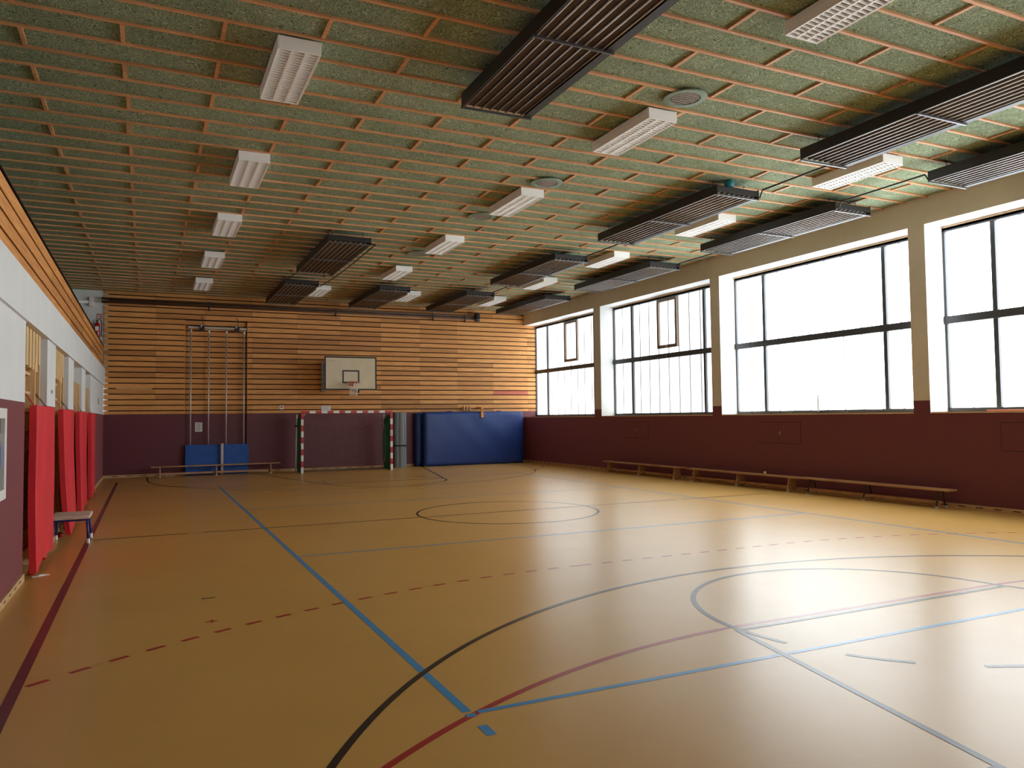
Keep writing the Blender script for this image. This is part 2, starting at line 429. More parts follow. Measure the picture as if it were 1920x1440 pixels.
while True:
    z0 = 2.145+PITCH_B*k + (GAP/2); z1 = z0+PITCH_B-GAP; k += 1
    if z0 > H: break
    z0 = max(z0, ZW+0.002); z1 = min(z1, H+0.02)
    segs = [0.24+1.517*i for i in range(-1, 11)]
    xs = [XL] + [x for x in segs if XL+0.1 < x < 14.3] + [14.42]
    for xa, xb in zip(xs, xs[1:]):
        pieces = [(xa, xb, 0)]
        if z0 < NZ-0.1:
            out = []
            for (p, q, d) in pieces:
                for (l_, h_, dd) in ((p, min(q, NX0), 0), (max(p, NX0), min(q, NX1), ND), (max(p, NX1), q, 0)):
                    if h_-l_ > 0.02: out.append((l_, h_, dd))
            pieces = out
        for p, q, d in pieces:
            mt = 'clad_red' if (12.3 < p < 12.5 and 2.66 < z0 < 2.72) else 'clad'
            m.box(p+0.0015, q-0.0015, YB-0.012+d, YB+0.018+d, z0, z1, mt)
for xa in (NX0-0.012, NX1): m.box(xa, xa+0.012, YB-0.011, YB+ND, ZW+0.003, NZ-0.1, 'clad')
cl = m.build('trim_1', bevel=0.0); struct(cl, 'horizontal spruce boards on the back wall')

# ---- left wall: piers, fascia beam, niches with wall bars, gallery parapet above
NI = [(10.37, 12.50), (13.58, 15.72), (16.80, 18.75), (19.85, 21.55)]
ZF = 2.96; ND2 = 0.42
def wallseg(m, x0, x1, y0, y1, z1=ZF):
    m.box(x0, x1, y0, y1, 0, ZW, 'maroon'); m.box(x0, x1, y0, y1, ZW, z1, 'wall_white')
m = MB()
ys = [YF] + [v for n_ in NI for v in n_] + [YB]
WY0, WY1, WZ0, WZ1 = 7.2, 9.05, 1.05, 1.94
for i in range(0, len(ys), 2):
    y0, y1 = ys[i], ys[i+1]
    if i == 0:
        wallseg(m, XL-ND2, XL, y0, WY0); wallseg(m, XL-ND2, XL, WY1, y1)
        m.box(XL-ND2, XL, WY0, WY1, 0, WZ0, 'maroon'); m.box(XL-ND2, XL, WY0, WY1, WZ1, ZW, 'maroon')
        m.box(XL-ND2, XL, WY0, WY1, ZW, ZF, 'wall_white')
    else: wallseg(m, XL-ND2, XL, y0, y1)
m.box(XL-ND2-0.1, XL-ND2, YF, WY0, 0, ZF, 'wall_white'); m.box(XL-ND2-0.1, XL-ND2, WY1, YB, 0, ZF, 'wall_white')
m.box(XL-ND2-0.1, XL+0.035, YF, YB-0.015, ZF, 3.49, 'wall_white')
struct(m.build('wall_left'), 'white and maroon left wall with four niches')
m = MB()
z = 3.49; n_ = 0
while z < 4.2:
    z1 = min(z+0.179-0.030, 4.22)
    for j in range(10): m.box(XL-0.03, XL, YF+j*3.0, min(YF+(j+1)*3.0-0.002, 27.35), z, z1, 'clad_side')
    z += 0.179
m.box(XL-0.10, XL-0.031, YF, 27.40, 3.49, 4.20, 'dark_gap')
m.box(XL-0.12, XL+0.005, YF, 27.40, 4.20, 4.225, 'dark_gap')
struct(m.build('trim_2'), 'timber clad gallery parapet above the left wall')
m = MB()
m.box(-5.6, XL-ND2-0.1, YF, YB+0.05, 3.3, 3.47, 'wall_white')
m.box(-5.7, -5.6, YF, YB+0.4, 3.3, H+0.2, 'wall_white')
m.box(-5.6, XL-0.0, YB+0.05, YB+0.4, 3.3, H+0.2, 'wall_white')
m.box(-5.7, XL-0.1, YF-0.2, YF, 3.3, H+0.2, 'wall_white')
struct(m.build('wall_gallery'), 'white gallery walls behind the parapet')

# ---- front wall behind the camera
m = MB(); m.box(XL-0.6, XG+0.4, YF-0.2, YF, 0, ZW, 'maroon'); m.box(XL-0.6, XG+0.4, YF-0.2, YF, ZW, H+0.2, 'wall_white')  # unseen wall, upper part white instead of boards to bounce fill light
struct(m.build('wall_front'), 'wall behind the viewpoint')

# ---- right wall: low wall with ledge, piers and head beam around the window bays
BAYS = [(22.45, YB), (16.43, 22.04), (10.41, 16.06), (4.41, 10.05), (YF, 4.05)]
ZB = 5.49
m = MB(); m.box(XR, XG+0.3, YF, YB, 0, ZL, 'maroon')
m.box(XR, XG+0.35, YF, YB, ZB, H+0.2, 'beam_paint')
for (y0, y1) in ((22.04, 22.45), (16.06, 16.43), (10.05, 10.41), (4.05, 4.41)):
    m.box(XR, XG+0.02, y0, y1, ZL, ZW, 'maroon'); m.box(XR, XG+0.02, y0, y1, ZW, ZB, 'beam_paint')
    m.box(XR+0.004, XG+0.02, y0-0.004, y1+0.004, ZL+0.0, ZB, 'wall_white')
m.box(XR+0.004, XG+0.02, YF, YB, ZB-0.004, ZB, 'wall_white')
m.box(XG-0.03, XG+0.1, YF, YB, ZB-0.09, ZB-0.004, 'sill')
struct(m.build('wall_right'), 'right wall with maroon base and window bays')
m = MB()
for y0, y1 in BAYS: m.box(XR-0.012, XG, y0+0.005, y1-0.02, ZL, ZL+0.028, 'sill')
struct(m.build('trim_3'), 'pale wooden window ledge')

# ---- skirtings with slots
def skirting(name, boxes, slots, lab):
    m = MB()
    for bx in boxes: m.box(*bx, 'skirt')
    for s_ in slots: m.box(*s_, 'slot')
    struct(m.build(name), lab)
bl = []; sl = []
for i in range(0, len(ys), 2):
    bl.append((XL, XL+0.022, ys[i]+0.0, ys[i+1], 0, 0.085))
    y = ys[i]+0.2
    while y < ys[i+1]-0.3: sl.append((XL+0.0215, XL+0.0225, y, y+0.14, 0.035, 0.05)); y += 0.34
skirting('baseboard_left', bl, sl, 'pale slotted skirting of the left wall')
bl = [(XL, NX0, YB-0.022, YB, 0, 0.085), (NX1, XR, YB-0.022, YB, 0, 0.085), (NX0, NX1, YB+ND-0.022, YB+ND, 0, 0.085)]; sl = []
x = XL+0.25
while x < XR-0.3:
    if not (NX0-0.2 < x < NX1): sl.append((x, x+0.18, YB-0.0228, YB-0.0218, 0.035, 0.052))
    x += 0.42
skirting('baseboard_back', bl, sl, 'pale slotted skirting of the back wall')
bl = [(XR-0.022, XR, YF, YB, 0, 0.085)]; sl = []
y = YF+0.3
while y < YB-0.3: sl.append((XR-0.0228, XR-0.0218, y, y+0.14, 0.035, 0.052)); y += 0.34
skirting('baseboard_right', bl, sl, 'pale slotted skirting of the right wall')

# ---- ceiling: green boards above a grid of battens laid in running bond
m = MB(); m.box(-5.7, XG+0.4, YF-0.2, YB+0.45, H+0.024, H+0.25, 'wool')
struct(m.build('ceiling'), 'green wood wool ceiling boards')
m = MB(); y = 8.95-0.5*20; row = 0; by = []
while y < YB:
    by.append(y); y += 0.5
for i, y in enumerate(by):
    xs = [-5.6+((i*1.7) % 3.9)] ; xx = [-5.6]
    while xs[-1] < XG: xs.append(xs[-1]+4.0)
    xx += [x for x in xs if -5.5 < x < XR-0.1] + [XR]
    for xa, xb in zip(xx, xx[1:]):
        w_ = 0.020+random.uniform(-0.003, 0.003); off = random.uniform(-0.006, 0.006); dz = random.uniform(0, 0.004)
        m.box(xa+0.002, xb-0.002, y-w_+off, y+w_+off, H-dz, H+0.05, 'batten')
    if i+1 < len(by):
        par = round((y-8.95)/0.5) % 2     # row centre y+0.25
        x0 = -5.27 if par else -4.27
        # row with centre 9.2 (par 0) has pieces at -0.27+2k ; centre 8.7 (par 1) at 0.73+2k
        x = (0.73-6.0) if par else (-0.27-4.0)
        while x < XR-0.1:
            j = random.uniform(-0.015, 0.015)
            m.box(x-0.022+j, x+0.022+j, y+0.028, y+0.472, H+0.002, H+0.05, 'batten'); x += 2.0
struct(m.build('trim_4'), 'reddish wooden battens of the ceiling grid')

# ---- windows
def window(n_, y0, y1, mull, vent, strength, rib, lab):
    root = bpy.data.objects.new('window_%d' % n_, None); COL.objects.link(root); root.location = (XG, (y0+y1)/2, ZL); struct(root, lab)
    def W(o): o.matrix_parent_inverse = Matrix.Translation(-root.location); return o
    gm = glass('milky_glass_%d' % n_, strength, rib)
    zt = 5.40; zb = 1.85; f = 0.03
    m = MB(); m.box(XG+0.03, XG+0.05, y0, y1, zb, zt, gm); W(m.build('window_pane', root))
    m = MB(); X0, X1 = XG-0.03, XG+0.06
    m.box(X0, X1, y0, y1, zb-0.05, zb+0.03, 'frame'); m.box(X0, X1, y0, y1, zt-0.03, zt+0.05, 'frame')
    m.box(X0, X1, y0, y0+0.05, zb, zt, 'frame'); m.box(X0, X1, y1-0.05, y1, zb, zt, 'frame')
    m.box(X0-0.03, X1, y0, y1, 3.535, 3.685, 'frame')
    for my in mull: m.box(X0-0.005, X1, my-0.045, my+0.045, zb, zt, 'frame')
    W(m.build('window_frame', root, bevel=0.004))
    if vent:
        a_, b_ = vent; m = MB()
        for (p, q, r_, s_) in ((a_, a_+0.09, 3.85, 5.36), (b_-0.09, b_, 3.85, 5.36), (a_+0.09, b_-0.09, 3.85, 3.95), (a_+0.09, b_-0.09, 5.28, 5.36)):
            m.box(X0-0.015, X1-0.02, p, q, r_, s_, 'vent_frame')
        W(m.build('vent_sash', root, bevel=0.004))
        m = MB(); m.box(X0-0.04, X0-0.015, (a_+b_)/2-0.03, (a_+b_)/2+0.03, 3.88, 3.92, 'steel')
        m.tube([(X0-0.035, (a_+b_)/2, 3.88), (X0-0.035, (a_+b_)/2, 3.0)], 0.004, 'steel', 5); W(m.build('vent_chain', root))
    return root
window(1, 22.45, YB+0.0, (26.83, 23.30), (24.47, 25.43), GLASS*0.46, 0.04, 'far window bay with a brown vent sash, next to the timber wall')
window(2, 16.43, 22.04, (20.93, 17.34), (18.57, 19.56), GLASS*0.42, 0.04, 'second window bay from the back, brown vent sash')
window(3, 10.41, 16.06, (14.99, 11.42), None, GLASS, 0.10, 'third window bay without a vent sash')
window(4, 4.41, 10.05, (9.04, 5.42), None, GLASS, 0.25, 'nearest window bay at the right edge')
window(5, YF, 4.05, (3.05,), None, GLASS, 0.25, 'window bay beside the viewpoint')

# ================================================================== CEILING FITTINGS
# ---- luminaires
def make_lamp():
    t = thing('ceiling_light', '', 'ceiling light', (0, 0, H))
    W, LN, T = 0.235, 0.74, 0.15
    m = MB(); th = 0.012
    m.box(-W, W, -LN, LN, -0.05, 0.0, 'lamp_white')
    for s_ in (-1, 1):
        m.box(s_*W-(th if s_ > 0 else 0), s_*W+(0 if s_ > 0 else th), -LN, LN, -T, -0.05, 'lamp_white')
        m.box(-W+th, W-th, s_*LN-(th if s_ > 0 else 0), s_*LN+(0 if s_ > 0 else th), -T, -0.05, 'lamp_white')
    m.build('housing', t, bevel=0.003)
    m = MB()
    for i in range(3):
        c_ = (-1+i)*0.149
        prof = [(c_-0.068, -T+0.03), (c_-0.045, -0.075), (c_, -0.055), (c_+0.045, -0.075), (c_+0.068, -T+0.03)]
        for (xa, za), (xb, zb) in zip(prof, prof[1:]):
            m.quad([(xa, -LN+th, za), (xb, -LN+th, zb), (xb, LN-th, zb), (xa, LN-th, za)], 'lamp_inner')
    m.build('reflector', t)
    m = MB()
    for i in range(2): 
        c_ = (-0.5+i)*0.149; m.box(c_-0.013, c_+0.013, -LN+th, LN-th, -T+0.002, -T+0.035, 'lamp_white')
    for s_ in (-1, 1): m.box(s_*(W-th-0.006)-0.006, s_*(W-th-0.006)+0.006, -LN+th, LN-th, -T+0.002, -T+0.02, 'lamp_white')
    n_ = 22
    for j in range(n_+1):
        y = -LN+0.02+(2*LN-0.04)*j/n_
        for i in range(3):
            c_ = (-1+i)*0.149; m.box(c_-0.063, c_+0.063, y-0.006, y+0.006, -T+0.003, -T+0.030, 'lamp_white')
    m.build('louvre_grid', t)
    return t
lamp0 = make_lamp(); first = [True]
def lamp(x, y, label):
    if first[0]:
        lamp0.location = (x, y, H); lamp0['label'] = label; lamp0['group'] = 'louvred ceiling lights'; first[0] = False
    else: dup(lamp0, (x, y, H), label, 'louvred ceiling lights')
ROWY = [5.30, 9.25, 13.22, 17.18, 21.05, 24.93]
for i, y in enumerate(ROWY[1:-1]):
    lamp(1.49, y, 'louvred light in the left row, %s' % ['largest and nearest of the row', 'second from the viewer', 'third from the viewer', 'fourth from the viewer, just before the last'][i])
for i, y in enumerate(ROWY[:-1]):
    lamp(6.38, y, 'louvred light in the middle row, %s' % ['cut off by the top edge of the photo', 'just below the nearer round grille', 'beside the second round grille', 'third whole one from the viewer', 'fourth whole one, right of the dark heater panel'][i])
for i, y in enumerate(ROWY[1:-1]):
    lamp(10.95, y, 'louvred light between the right heater rows, %s' % ['nearest, largest of the row', 'second from the viewer, right of the teal ball', 'third from the viewer', 'fourth from the viewer'][i])
for x, l_ in ((1.49, 'small white ceiling light hanging farthest left of the last row'), (4.97, 'small white ceiling light just right of the leftmost far heater panel'), (7.93, 'small white ceiling light right of the second far heater panel'), (11.05, 'small white ceiling light right of the third far heater panel, near the dark canister')):
    lamp(x, ROWY[-1], l_)

# ---- radiant heater panels
def make_heater():
    t = thing('radiant_heater', '', 'heater', (0, 0, H))
    W, LN = 0.475, 2.0; zt, zb = -0.14, -0.30
    m = MB()
    m.box(-W, W, -LN, LN, zt-0.012, zt, 'heater_black')
    for s_ in (-1, 1):
        m.box(s_*W-0.008, s_*W+0.008, -LN, LN, zb+0.01, zt+0.02, 'heater_black')
    m.box(-W, W, -LN, -LN+0.012, zb+0.05, zt, 'heater_black'); m.box(-W, W, LN-0.012, LN, zb+0.05, zt, 'heater_black')
    m.build('casing', t)
    m = MB(); NT_ = 7; pw = (2*W-0.16)/NT_
    for i in range(NT_):
        x0 = -W+0.04+i*pw
        pr = [(x0+0.020, zb+0.034), (x0+0.034, zb+0.050), (x0+pw-0.034, zb+0.050), (x0+pw-0.020, zb+0.034)]
        for (xa, za), (xb, zb_) in zip(pr, pr[1:]): m.quad([(xa, -LN+0.02, za), (xb, -LN+0.02, zb_), (xb, LN-0.02, zb_), (xa, LN-0.02, za)], 'plate')
    m.build('radiant_plate', t)
    for i in range(NT_+1):
        x0 = -W+0.04+i*pw; m = MB()
        m.tube([(x0, -LN+0.01, zb+0.03), (x0, LN-0.01, zb+0.03)], 0.012, 'tube_metal', 10)
        m.build('heating_tube', t, smooth=True)
    m = MB(); m.box(W-0.10, W, -LN, LN, zb+0.008, zb+0.02, 'heater_black'); m.build('side_flange', t)
    for y in (-LN+0.015, 0.0, LN-0.015):
        m = MB(); m.box(-W-0.015, W+0.015, y-0.014, y+0.014, zb-0.012, zb+0.012, 'bar_metal'); m.build('cross_bar', t)
    for x in (-W+0.12, W-0.12):
        for y in (-LN+0.25, LN-0.25):
            m = MB(); m.tube([(x, y, zt), (x, y, 0.045)], 0.005, 'heater_black', 5); m.tube([(x-0.03, y, -0.005), (x+0.03, y, -0.005)], 0.005, 'heater_black', 5)
            m.build('hanger_rod', t)
    return t
heat0 = make_heater(); HG = 'long dark radiant heater panels under the ceiling'
HT = [(4.03, 6.88, 'large dark brown slatted heater panel crossing the top edge of the photo'),
      (9.55, 6.66, 'black slatted heater panel at the upper right, left of the nearest right row light'),
      (12.42, 6.62, 'black heater panel cut off by the right edge above the nearest window'),
      (9.57, 12.60, 'black heater panel with the teal ball stuck on its near end'),
      (12.42, 12.57, 'black heater panel above the third window bay, against the beam'),
      (9.62, 18.70, 'black heater panel over the hall, third from the viewer in its row'),
      (12.42, 18.60, 'black heater panel above the second window bay, against the beam'),
      (4.05, 18.88, 'dark brown heater panel hanging alone left of the middle row of lights'),
      (4.05, 24.75, 'dark brown heater panel at the far wall, leftmost of the four'),
      (6.85, 24.75, 'dark brown heater panel at the far wall, second from the left'),
      (9.68, 24.70, 'dark brown heater panel at the far wall, third from the left'),
      (12.40, 24.50, 'dark heater panel at the far wall in the window corner')]
for i, (x, y, l_) in enumerate(HT):
    if i == 0: heat0.location = (x, y, H); heat0['label'] = l_; heat0['group'] = HG
    else: dup(heat0, (x, y, H), l_, HG)

# ---- pipes linking the heaters
def pipe(name, pts, r, label, n=8, mat='dark_metal'):
    m = MB(); m.tube(pts, r, mat, n); o = m.build(name, smooth=True); return tag(o, label, 'pipe', 'dark heating pipes')
pipe('supply_pipe', [(10.05, 8.64, 5.72), (10.05, 8.72, 5.86), (10.05, 10.50, 5.86), (10.05, 10.58, 5.73)], 0.016, 'thin dark pipe running from the upper right heater to the one with the ball')
pipe('supply_pipe', [(10.05, 14.62, 5.72), (10.05, 14.70, 5.86), (10.05, 16.62, 5.86), (10.05, 16.69, 5.73)], 0.016, 'thin dark pipe between the ball heater and the next one behind it')
pipe('supply_pipe', [(10.12, 20.73, 5.72), (10.12, 20.80, 5.86), (10.12, 22.60, 5.86), (10.12, 22.68, 5.73)], 0.016, 'thin dark pipe between the third panel of the row and the far wall panel')
pipe('supply_pipe', [(12.0, 8.64, 5.73), (12.0, 8.72, 5.86), (12.0, 10.48, 5.86), (12.0, 10.55, 5.73)], 0.016, 'thin dark pipe near the beam joining the two nearest window side heaters')
pipe('supply_pipe', [(12.85, 14.6, 5.72), (12.85, 14.7, 5.86), (12.85, 16.52, 5.86), (12.85, 16.58, 5.73)], 0.016, 'thin dark pipe near the beam above the second pier')
pipe('supply_pipe', [(4.55, 16.9, 5.74), (4.60, 16.8, 5.70), (4.62, 19.0, 5.68), (4.62, 20.9, 5.68), (4.56, 22.72, 5.70)], 0.014, 'thin dark pipe along the right side of the lone left heater')
pipe('supply_pipe', [(3.55, 20.90, 5.70), (3.50, 21.1, 5.68), (3.50, 22.55, 5.68), (3.56, 22.72, 5.70)], 0.014, 'thin dark pipe left between the lone heater and the leftmost far heater')
for z, l_ in ((5.735, 'long dark pipe across the back wall, upper of the two'), (5.635, 'long dark pipe across the back wall, lower of the two')):
    t = thing('wall_pipe', l_, 'pipe', (5.2, YB-0.20, z), 0, 'dark heating pipes'); m = MB()
    m.tube([(-6.55, 0, 0), (6.35, 0, 0)], 0.038, 'dark_pipe', 12)
    m.build('pipe_run', t, smooth=True)
    if z > 5.7:
        for x in (-3.35, 0.9, 4.6, 5.9):
            m = MB(); m.box(x-0.02, x+0.02, -0.05, 0.20, -0.20, -0.165, 'dark_metal'); m.box(x-0.02, x+0.02, -0.05, -0.035, -0.26, 0.05, 'dark_metal'); m.build('pipe_bracket', t)


t = thing('pump_canister', 'dark grey canister hanging at the end of the back wall pipes', 'canister', (11.62, YB-0.22, 5.55))
m = MB(); m.lathe([(0, 0), (0.10, 0), (0.115, 0.02), (0.115, 0.30), (0.10, 0.33), (0, 0.33)], 'dark_metal', n=20); m.build('canister_body', t, smooth=False)
m = MB(); m.lathe([(0.121, 0.04), (0.121, 0.06), (0.115, 0.06)], 'grey_paint', n=20); m.box(-0.02, 0.02, 0.11, 0.21, 0.12, 0.16, 'dark_metal'); m.build('clamp_band', t)

# ---- round ceiling grilles
def make_spot():
    t = thing('round_ceiling_grille', '', 'grille', (0, 0, H))
    m = MB(); m.lathe([(0.20, -0.004), (0.205, -0.016), (0.285, -0.014), (0.29, 0.0)], 'spot_green', n=40); m.build('rim', t, smooth=False)
    m = MB(); m.lathe([(0.20, -0.005), (0.19, 0.04), (0.0, 0.043)], 'grille_back', n=40); m.build('recess', t)
    m = MB()
    for i in range(-6, 7):
        x = i*0.029; h = math.sqrt(max(0.0, 0.193**2-x*x))
        m.box(x-0.003, x+0.003, -h, h, -0.012, 0.004, 'lamp_inner')
        if i % 2 == 0: m.box(-h, h, x-0.003, x+0.003, -0.012, 0.004, 'lamp_inner')
    m.build('mesh_guard', t)
    return t
sp0 = make_spot(); SG = 'round green rimmed ceiling grilles'
for i, (x, y, l_) in enumerate([(6.41, 8.07, 'nearest round ceiling grille with a pale green rim'), (6.45, 12.07, 'second round ceiling grille, smaller, left of the black heaters'),
                                (6.28, 14.65, 'round ceiling grille half hidden behind a middle row light'), (6.22, 18.62, 'farthest round ceiling grille, left of a small middle row light')]):
    if i == 0: sp0.location = (x, y, H-0.002); sp0['label'] = l_; sp0['group'] = SG
    else: dup(sp0, (x, y, H-0.002), l_, SG)

# ---- teal ball stuck on a heater
m = MB(); m.lathe([(0.088*math.sin(math.pi*i/16), -0.088*math.cos(math.pi*i/16)) for i in range(17)], 'ball_teal', n=24)
tag(m.build('ball', smooth=True, loc=(9.47, 10.72, 5.954)), 'teal ball stuck between ceiling and heater panel', 'ball')

# ================================================================== BACK WALL OBJECTS
# ---- climbing poles
t = thing('climbing_poles', 'set of four steel climbing poles hanging in the wall recess', 'climbing poles', (2.15, YB-0.06, 0))
PX = [1.30, 1.86, 2.42, 2.99]
for x in PX:
    m = MB(); m.tube([(x-2.15, 0, 0.02), (x-2.15, 0, 4.82)], 0.023, 'steel', 10); m.build('pole', t, smooth=True)
    m = MB(); m.tube([(x-2.15, 0, 4.72), (x-2.15, 0, 4.90)], 0.036, 'bright_steel', 10); m.build('pole_sleeve', t, smooth=True)
m = MB(); m.box(-0.93, 0.92, -0.035, 0.035, 4.89, 4.96, 'steel'); m.build('carrier_rail', t, bevel=0.004)
for x in (-0.52, 0.59):
    m = MB(); m.box(x-0.06, x+0.09, -0.10, 0.05, 4.80, 5.00, 'dark_metal'); m.build('trolley_bracket', t, bevel=0.006)
    m = MB(); m.tube([(x-0.07, -0.06, 4.92), (x-0.02, -0.09, 4.95), (x, -0.10, 5.04)], 0.026, 'bright_steel', 8); m.build('lever', t, smooth=True)
    m = MB(); m.tube([(x+0.04, -0.03, 4.96), (x+0.05, -0.02, 5.22), (x+0.0, 0.03, 5.30)], 0.010, 'dark_metal', 6)
    m.build('cable', t, smooth=True)

# ---- two blue gym mats leaning against the poles, pale roller between
for x0, x1, l_ in ((1.14, 2.24, 'wider blue gym mat leaning in the recess behind the long bench, left one'), (2.32, 3.13, 'narrower blue gym mat leaning behind the bench, right of the pale post')):
    t = thing('gym_mat', l_, 'mat', ((x0+x1)/2, YB-0.20, 0), 0, 'blue gym mats under the climbing poles'); hw = (x1-x0)/2
    m = MB(); m.box(-hw, hw, -0.035, 0.035, 0.005, 1.0, 'blue_mat', RX(math.radians(-3)), (0, 0, 0)); m.build('mat_body', t, bevel=0.012)
    m = MB()
    for s_ in (-1, 1): m.box(s_*(hw+0.004)-0.004, s_*(hw+0.004)+0.004, -0.02, 0.02, 0.35, 0.65, 'blue_steel', RX(math.radians(-3)), (0, 0, 0))
    m.build('carry_handle', t)
m = MB(); m.tube([(0, 0, 0), (0, 0, 1.03)], 0.045, 'pale_foam', 12)
tag(m.build('foam_post', smooth=False, bevel=0.01, loc=(2.27, YB-0.32, 0)), 'pale upright padded post between the two blue gym mats', 'post')

# ---- long benches
def make_bench(name, L_, legs, mat_top, mat_leg, metal_leg=False, width=0.25, h=0.35):
    t = thing(name, '', 'bench')
    m = MB(); m.box(-L_/2, L_/2, -width/2, width/2, h-0.035, h, mat_top); m.build('seat_board', t, bevel=0.006)
    m = MB(); m.box(-L_/2+0.25, L_/2-0.25, -0.035, 0.035, 0.07, 0.13, mat_top); m.build('balance_beam', t, bevel=0.006)
    for x in legs:
        m = MB()
        if metal_leg:
            for s_ in (-1, 1): m.tube([(x, s_*0.06, h-0.035), (x, s_*0.13, 0.03)], 0.016, 'dark_metal', 8)
            m.box(x-0.03, x+0.03, -0.08, 0.08, h-0.05, h-0.035, 'dark_metal')
        else:
            i = len(m.v); k = m.mi(mat_leg); tt = 0.018
            P = [(x-tt, -0.09, h-0.035), (x-tt, 0.09, h-0.035), (x-tt, 0.155, 0.03), (x-tt, -0.155, 0.03)]
            m.v += P + [(p[0]+2*tt, p[1], p[2]) for p in P]
            for f in ((0, 1, 2, 3), (7, 6, 5, 4), (0, 4, 5, 1), (1, 5, 6, 2), (2, 6, 7, 3), (3, 7, 4, 0)):
                m.f.append(tuple(i+j for j in f)); m.m.append(k)
        lg = m.build('leg', t, bevel=0.003)
        m = MB()
        for s_ in (-1, 1): m.box(x-0.03, x+0.03, s_*0.135-0.025, s_*0.135+0.025, 0.0, 0.034, 'foot_rubber')
        m.build('rubber_foot', lg, bevel=0.004)
    return t
BG = 'long low gym benches'
b1 = make_bench('gym_bench', 4.0, (-1.72, 0, 1.72), 'bench_wood', 'bench_wood'); b1.location = (13.50, 19.42, 0); b1.rotation_euler = (0, 0, math.pi/2)
b1['label'] = 'wooden gym bench farthest along the right wall, with wedge shaped legs'; b1['group'] = BG
dup(b1, (13.50, 15.14, 0), 'middle wooden gym bench by the right wall with a small ball on it', BG, math.pi/2)
b3 = make_bench('gym_bench', 3.66, (-1.58, 0.05, 1.52), 'bench_wood', 'bench_wood', True, h=0.36); b3.location = (13.50, 11.30, 0); b3.rotation_euler = (0, 0, math.pi/2)
b3['label'] = 'gym bench on dark metal legs, nearest along the right wall'; b3['group'] = BG
b4 = make_bench('gym_bench', 4.0, (-1.74, -0.05, 1.68), 'bench_wood_x', 'bench_wood_x'); b4.location = (2.12, YB-0.60, 0); b4.rotation_euler = (0, 0, math.radians(1.5))
b4['label'] = 'gym bench standing at the back wall in front of the blue mats'; b4['group'] = BG
m = MB(); m.lathe([(0.033*math.sin(math.pi*i/12), -0.033*math.cos(math.pi*i/12)) for i in range(13)], 'ball_pale', n=16)
tag(m.build('small_ball', smooth=True, loc=(13.48, 14.25, 0.384)), 'small pale yellow ball lying on the middle right bench', 'ball')

# ---- notices
def notice(name, x0, x1, z0, z1, y, label, red=False, lines=4):
    m = MB(); m.box(x0, x1, y-0.006, y, z0, z1, 'paper'); w_ = x1-x0; h_ = z1-z0
    if red:
        m.box(x0+0.25*w_, x0+0.45*w_, y-0.0075, y-0.006, z0+0.3*h_, z1-0.2*h_, 'sign_red'); m.box(x0+0.45*w_, x1-0.25*w_, y-0.0075, y-0.006, z0+0.5*h_, z1-0.25*h_, 'sign_red')
    else:
        for i in range(lines):
            zz = z1-h_*(0.16+0.72*i/max(1, lines-1)*0.95); m.box(x0+0.12*w_, x1-(0.12+0.15*(i % 2))*w_, y-0.0075, y-0.006, zz-0.02*h_, zz+0.035*h_, 'print_grey')
    return tag(m.build(name), label, 'notice')
notice('notice_sheet', 1.455, 1.68, 1.43, 1.74, YB+ND, 'white printed notice in the pole recess above the blue mat', lines=6)
notice('small_sign', 4.19, 4.32, 2.16, 2.30, YB-0.012, 'tiny white sign with a red symbol on the boards left of the goal', True)
notice('rules_sign', 5.63, 5.96, 2.10, 2.28, YB-0.013, 'white notice on the boards just above the goal crossbar', lines=4)

# ---- basketball board
Y0 = 26.35; BX = 6.34
t = thing('basketball_hoop', 'white basketball backboard with orange red ring on the timber wall', 'basketball hoop', (BX, Y0, 0))
m = MB(); bx0, bx1, bz0, bz1 = -0.905, 0.905, 2.79, 3.95
m.box(bx0, bx1, 0, 0.03, bz0, bz1, 'board'); m.build('backboard', t, bevel=0.003)
m = MB(); e = 0.05; y0, y1 = -0.003, 0.001
for (p, q, r_, s_) in ((bx0, bx1, bz0, bz0+e), (bx0, bx1, bz1-e, bz1), (bx0, bx0+e, bz0+e, bz1-e), (bx1-e, bx1, bz0+e, bz1-e)): m.box(p, q, y0, y1, r_, s_, 'black')
i0, i1, j0, j1 = -0.295, 0.295, 3.03, 3.48
for (p, q, r_, s_) in ((i0, i1, j0, j0+e), (i0, i1, j1-e, j1), (i0, i0+e, j0+e, j1-e), (i1-e, i1, j0+e, j1-e)): m.box(p, q, y0, y1, r_, s_, 'black')
m.build('target_lines', t)
m = MB()
for x in (-0.72, -0.62, 0.62, 0.72):
    for z in (2.90, 3.81): m.lathe([(0, -0.006), (0.014, -0.005), (0.014, 0)], 'print_grey', (x, -0.001, z), 8, 'y')
m.build('bolt_heads', t)
RZc = 3.05; RYc = -0.375
m = MB(); m.tube([(0.225*math.cos(2*math.pi*i/32), RYc+0.225*math.sin(2*math.pi*i/32), RZc) for i in range(32)], 0.010, 'red', 8, closed=True)
m.box(-0.09, 0.09, -0.15, -0.003, RZc-0.012, RZc+0.006, 'red'); m.box(-0.09, 0.09, -0.02, -0.004, RZc-0.12, RZc+0.01, 'red')
m.tube([(-0.07, -0.02, RZc-0.11), (-0.10, -0.20, RZc-0.01)], 0.008, 'red', 6); m.tube([(0.07, -0.02, RZc-0.11), (0.10, -0.20, RZc-0.01)], 0.008, 'red', 6)
m.build('ring', t, smooth=False)
m = MB(); NS = 12; lev = [(0.225, 0), (0.185, -0.10), (0.15, -0.20), (0.128, -0.30), (0.122, -0.38), (0.13, -0.46)]
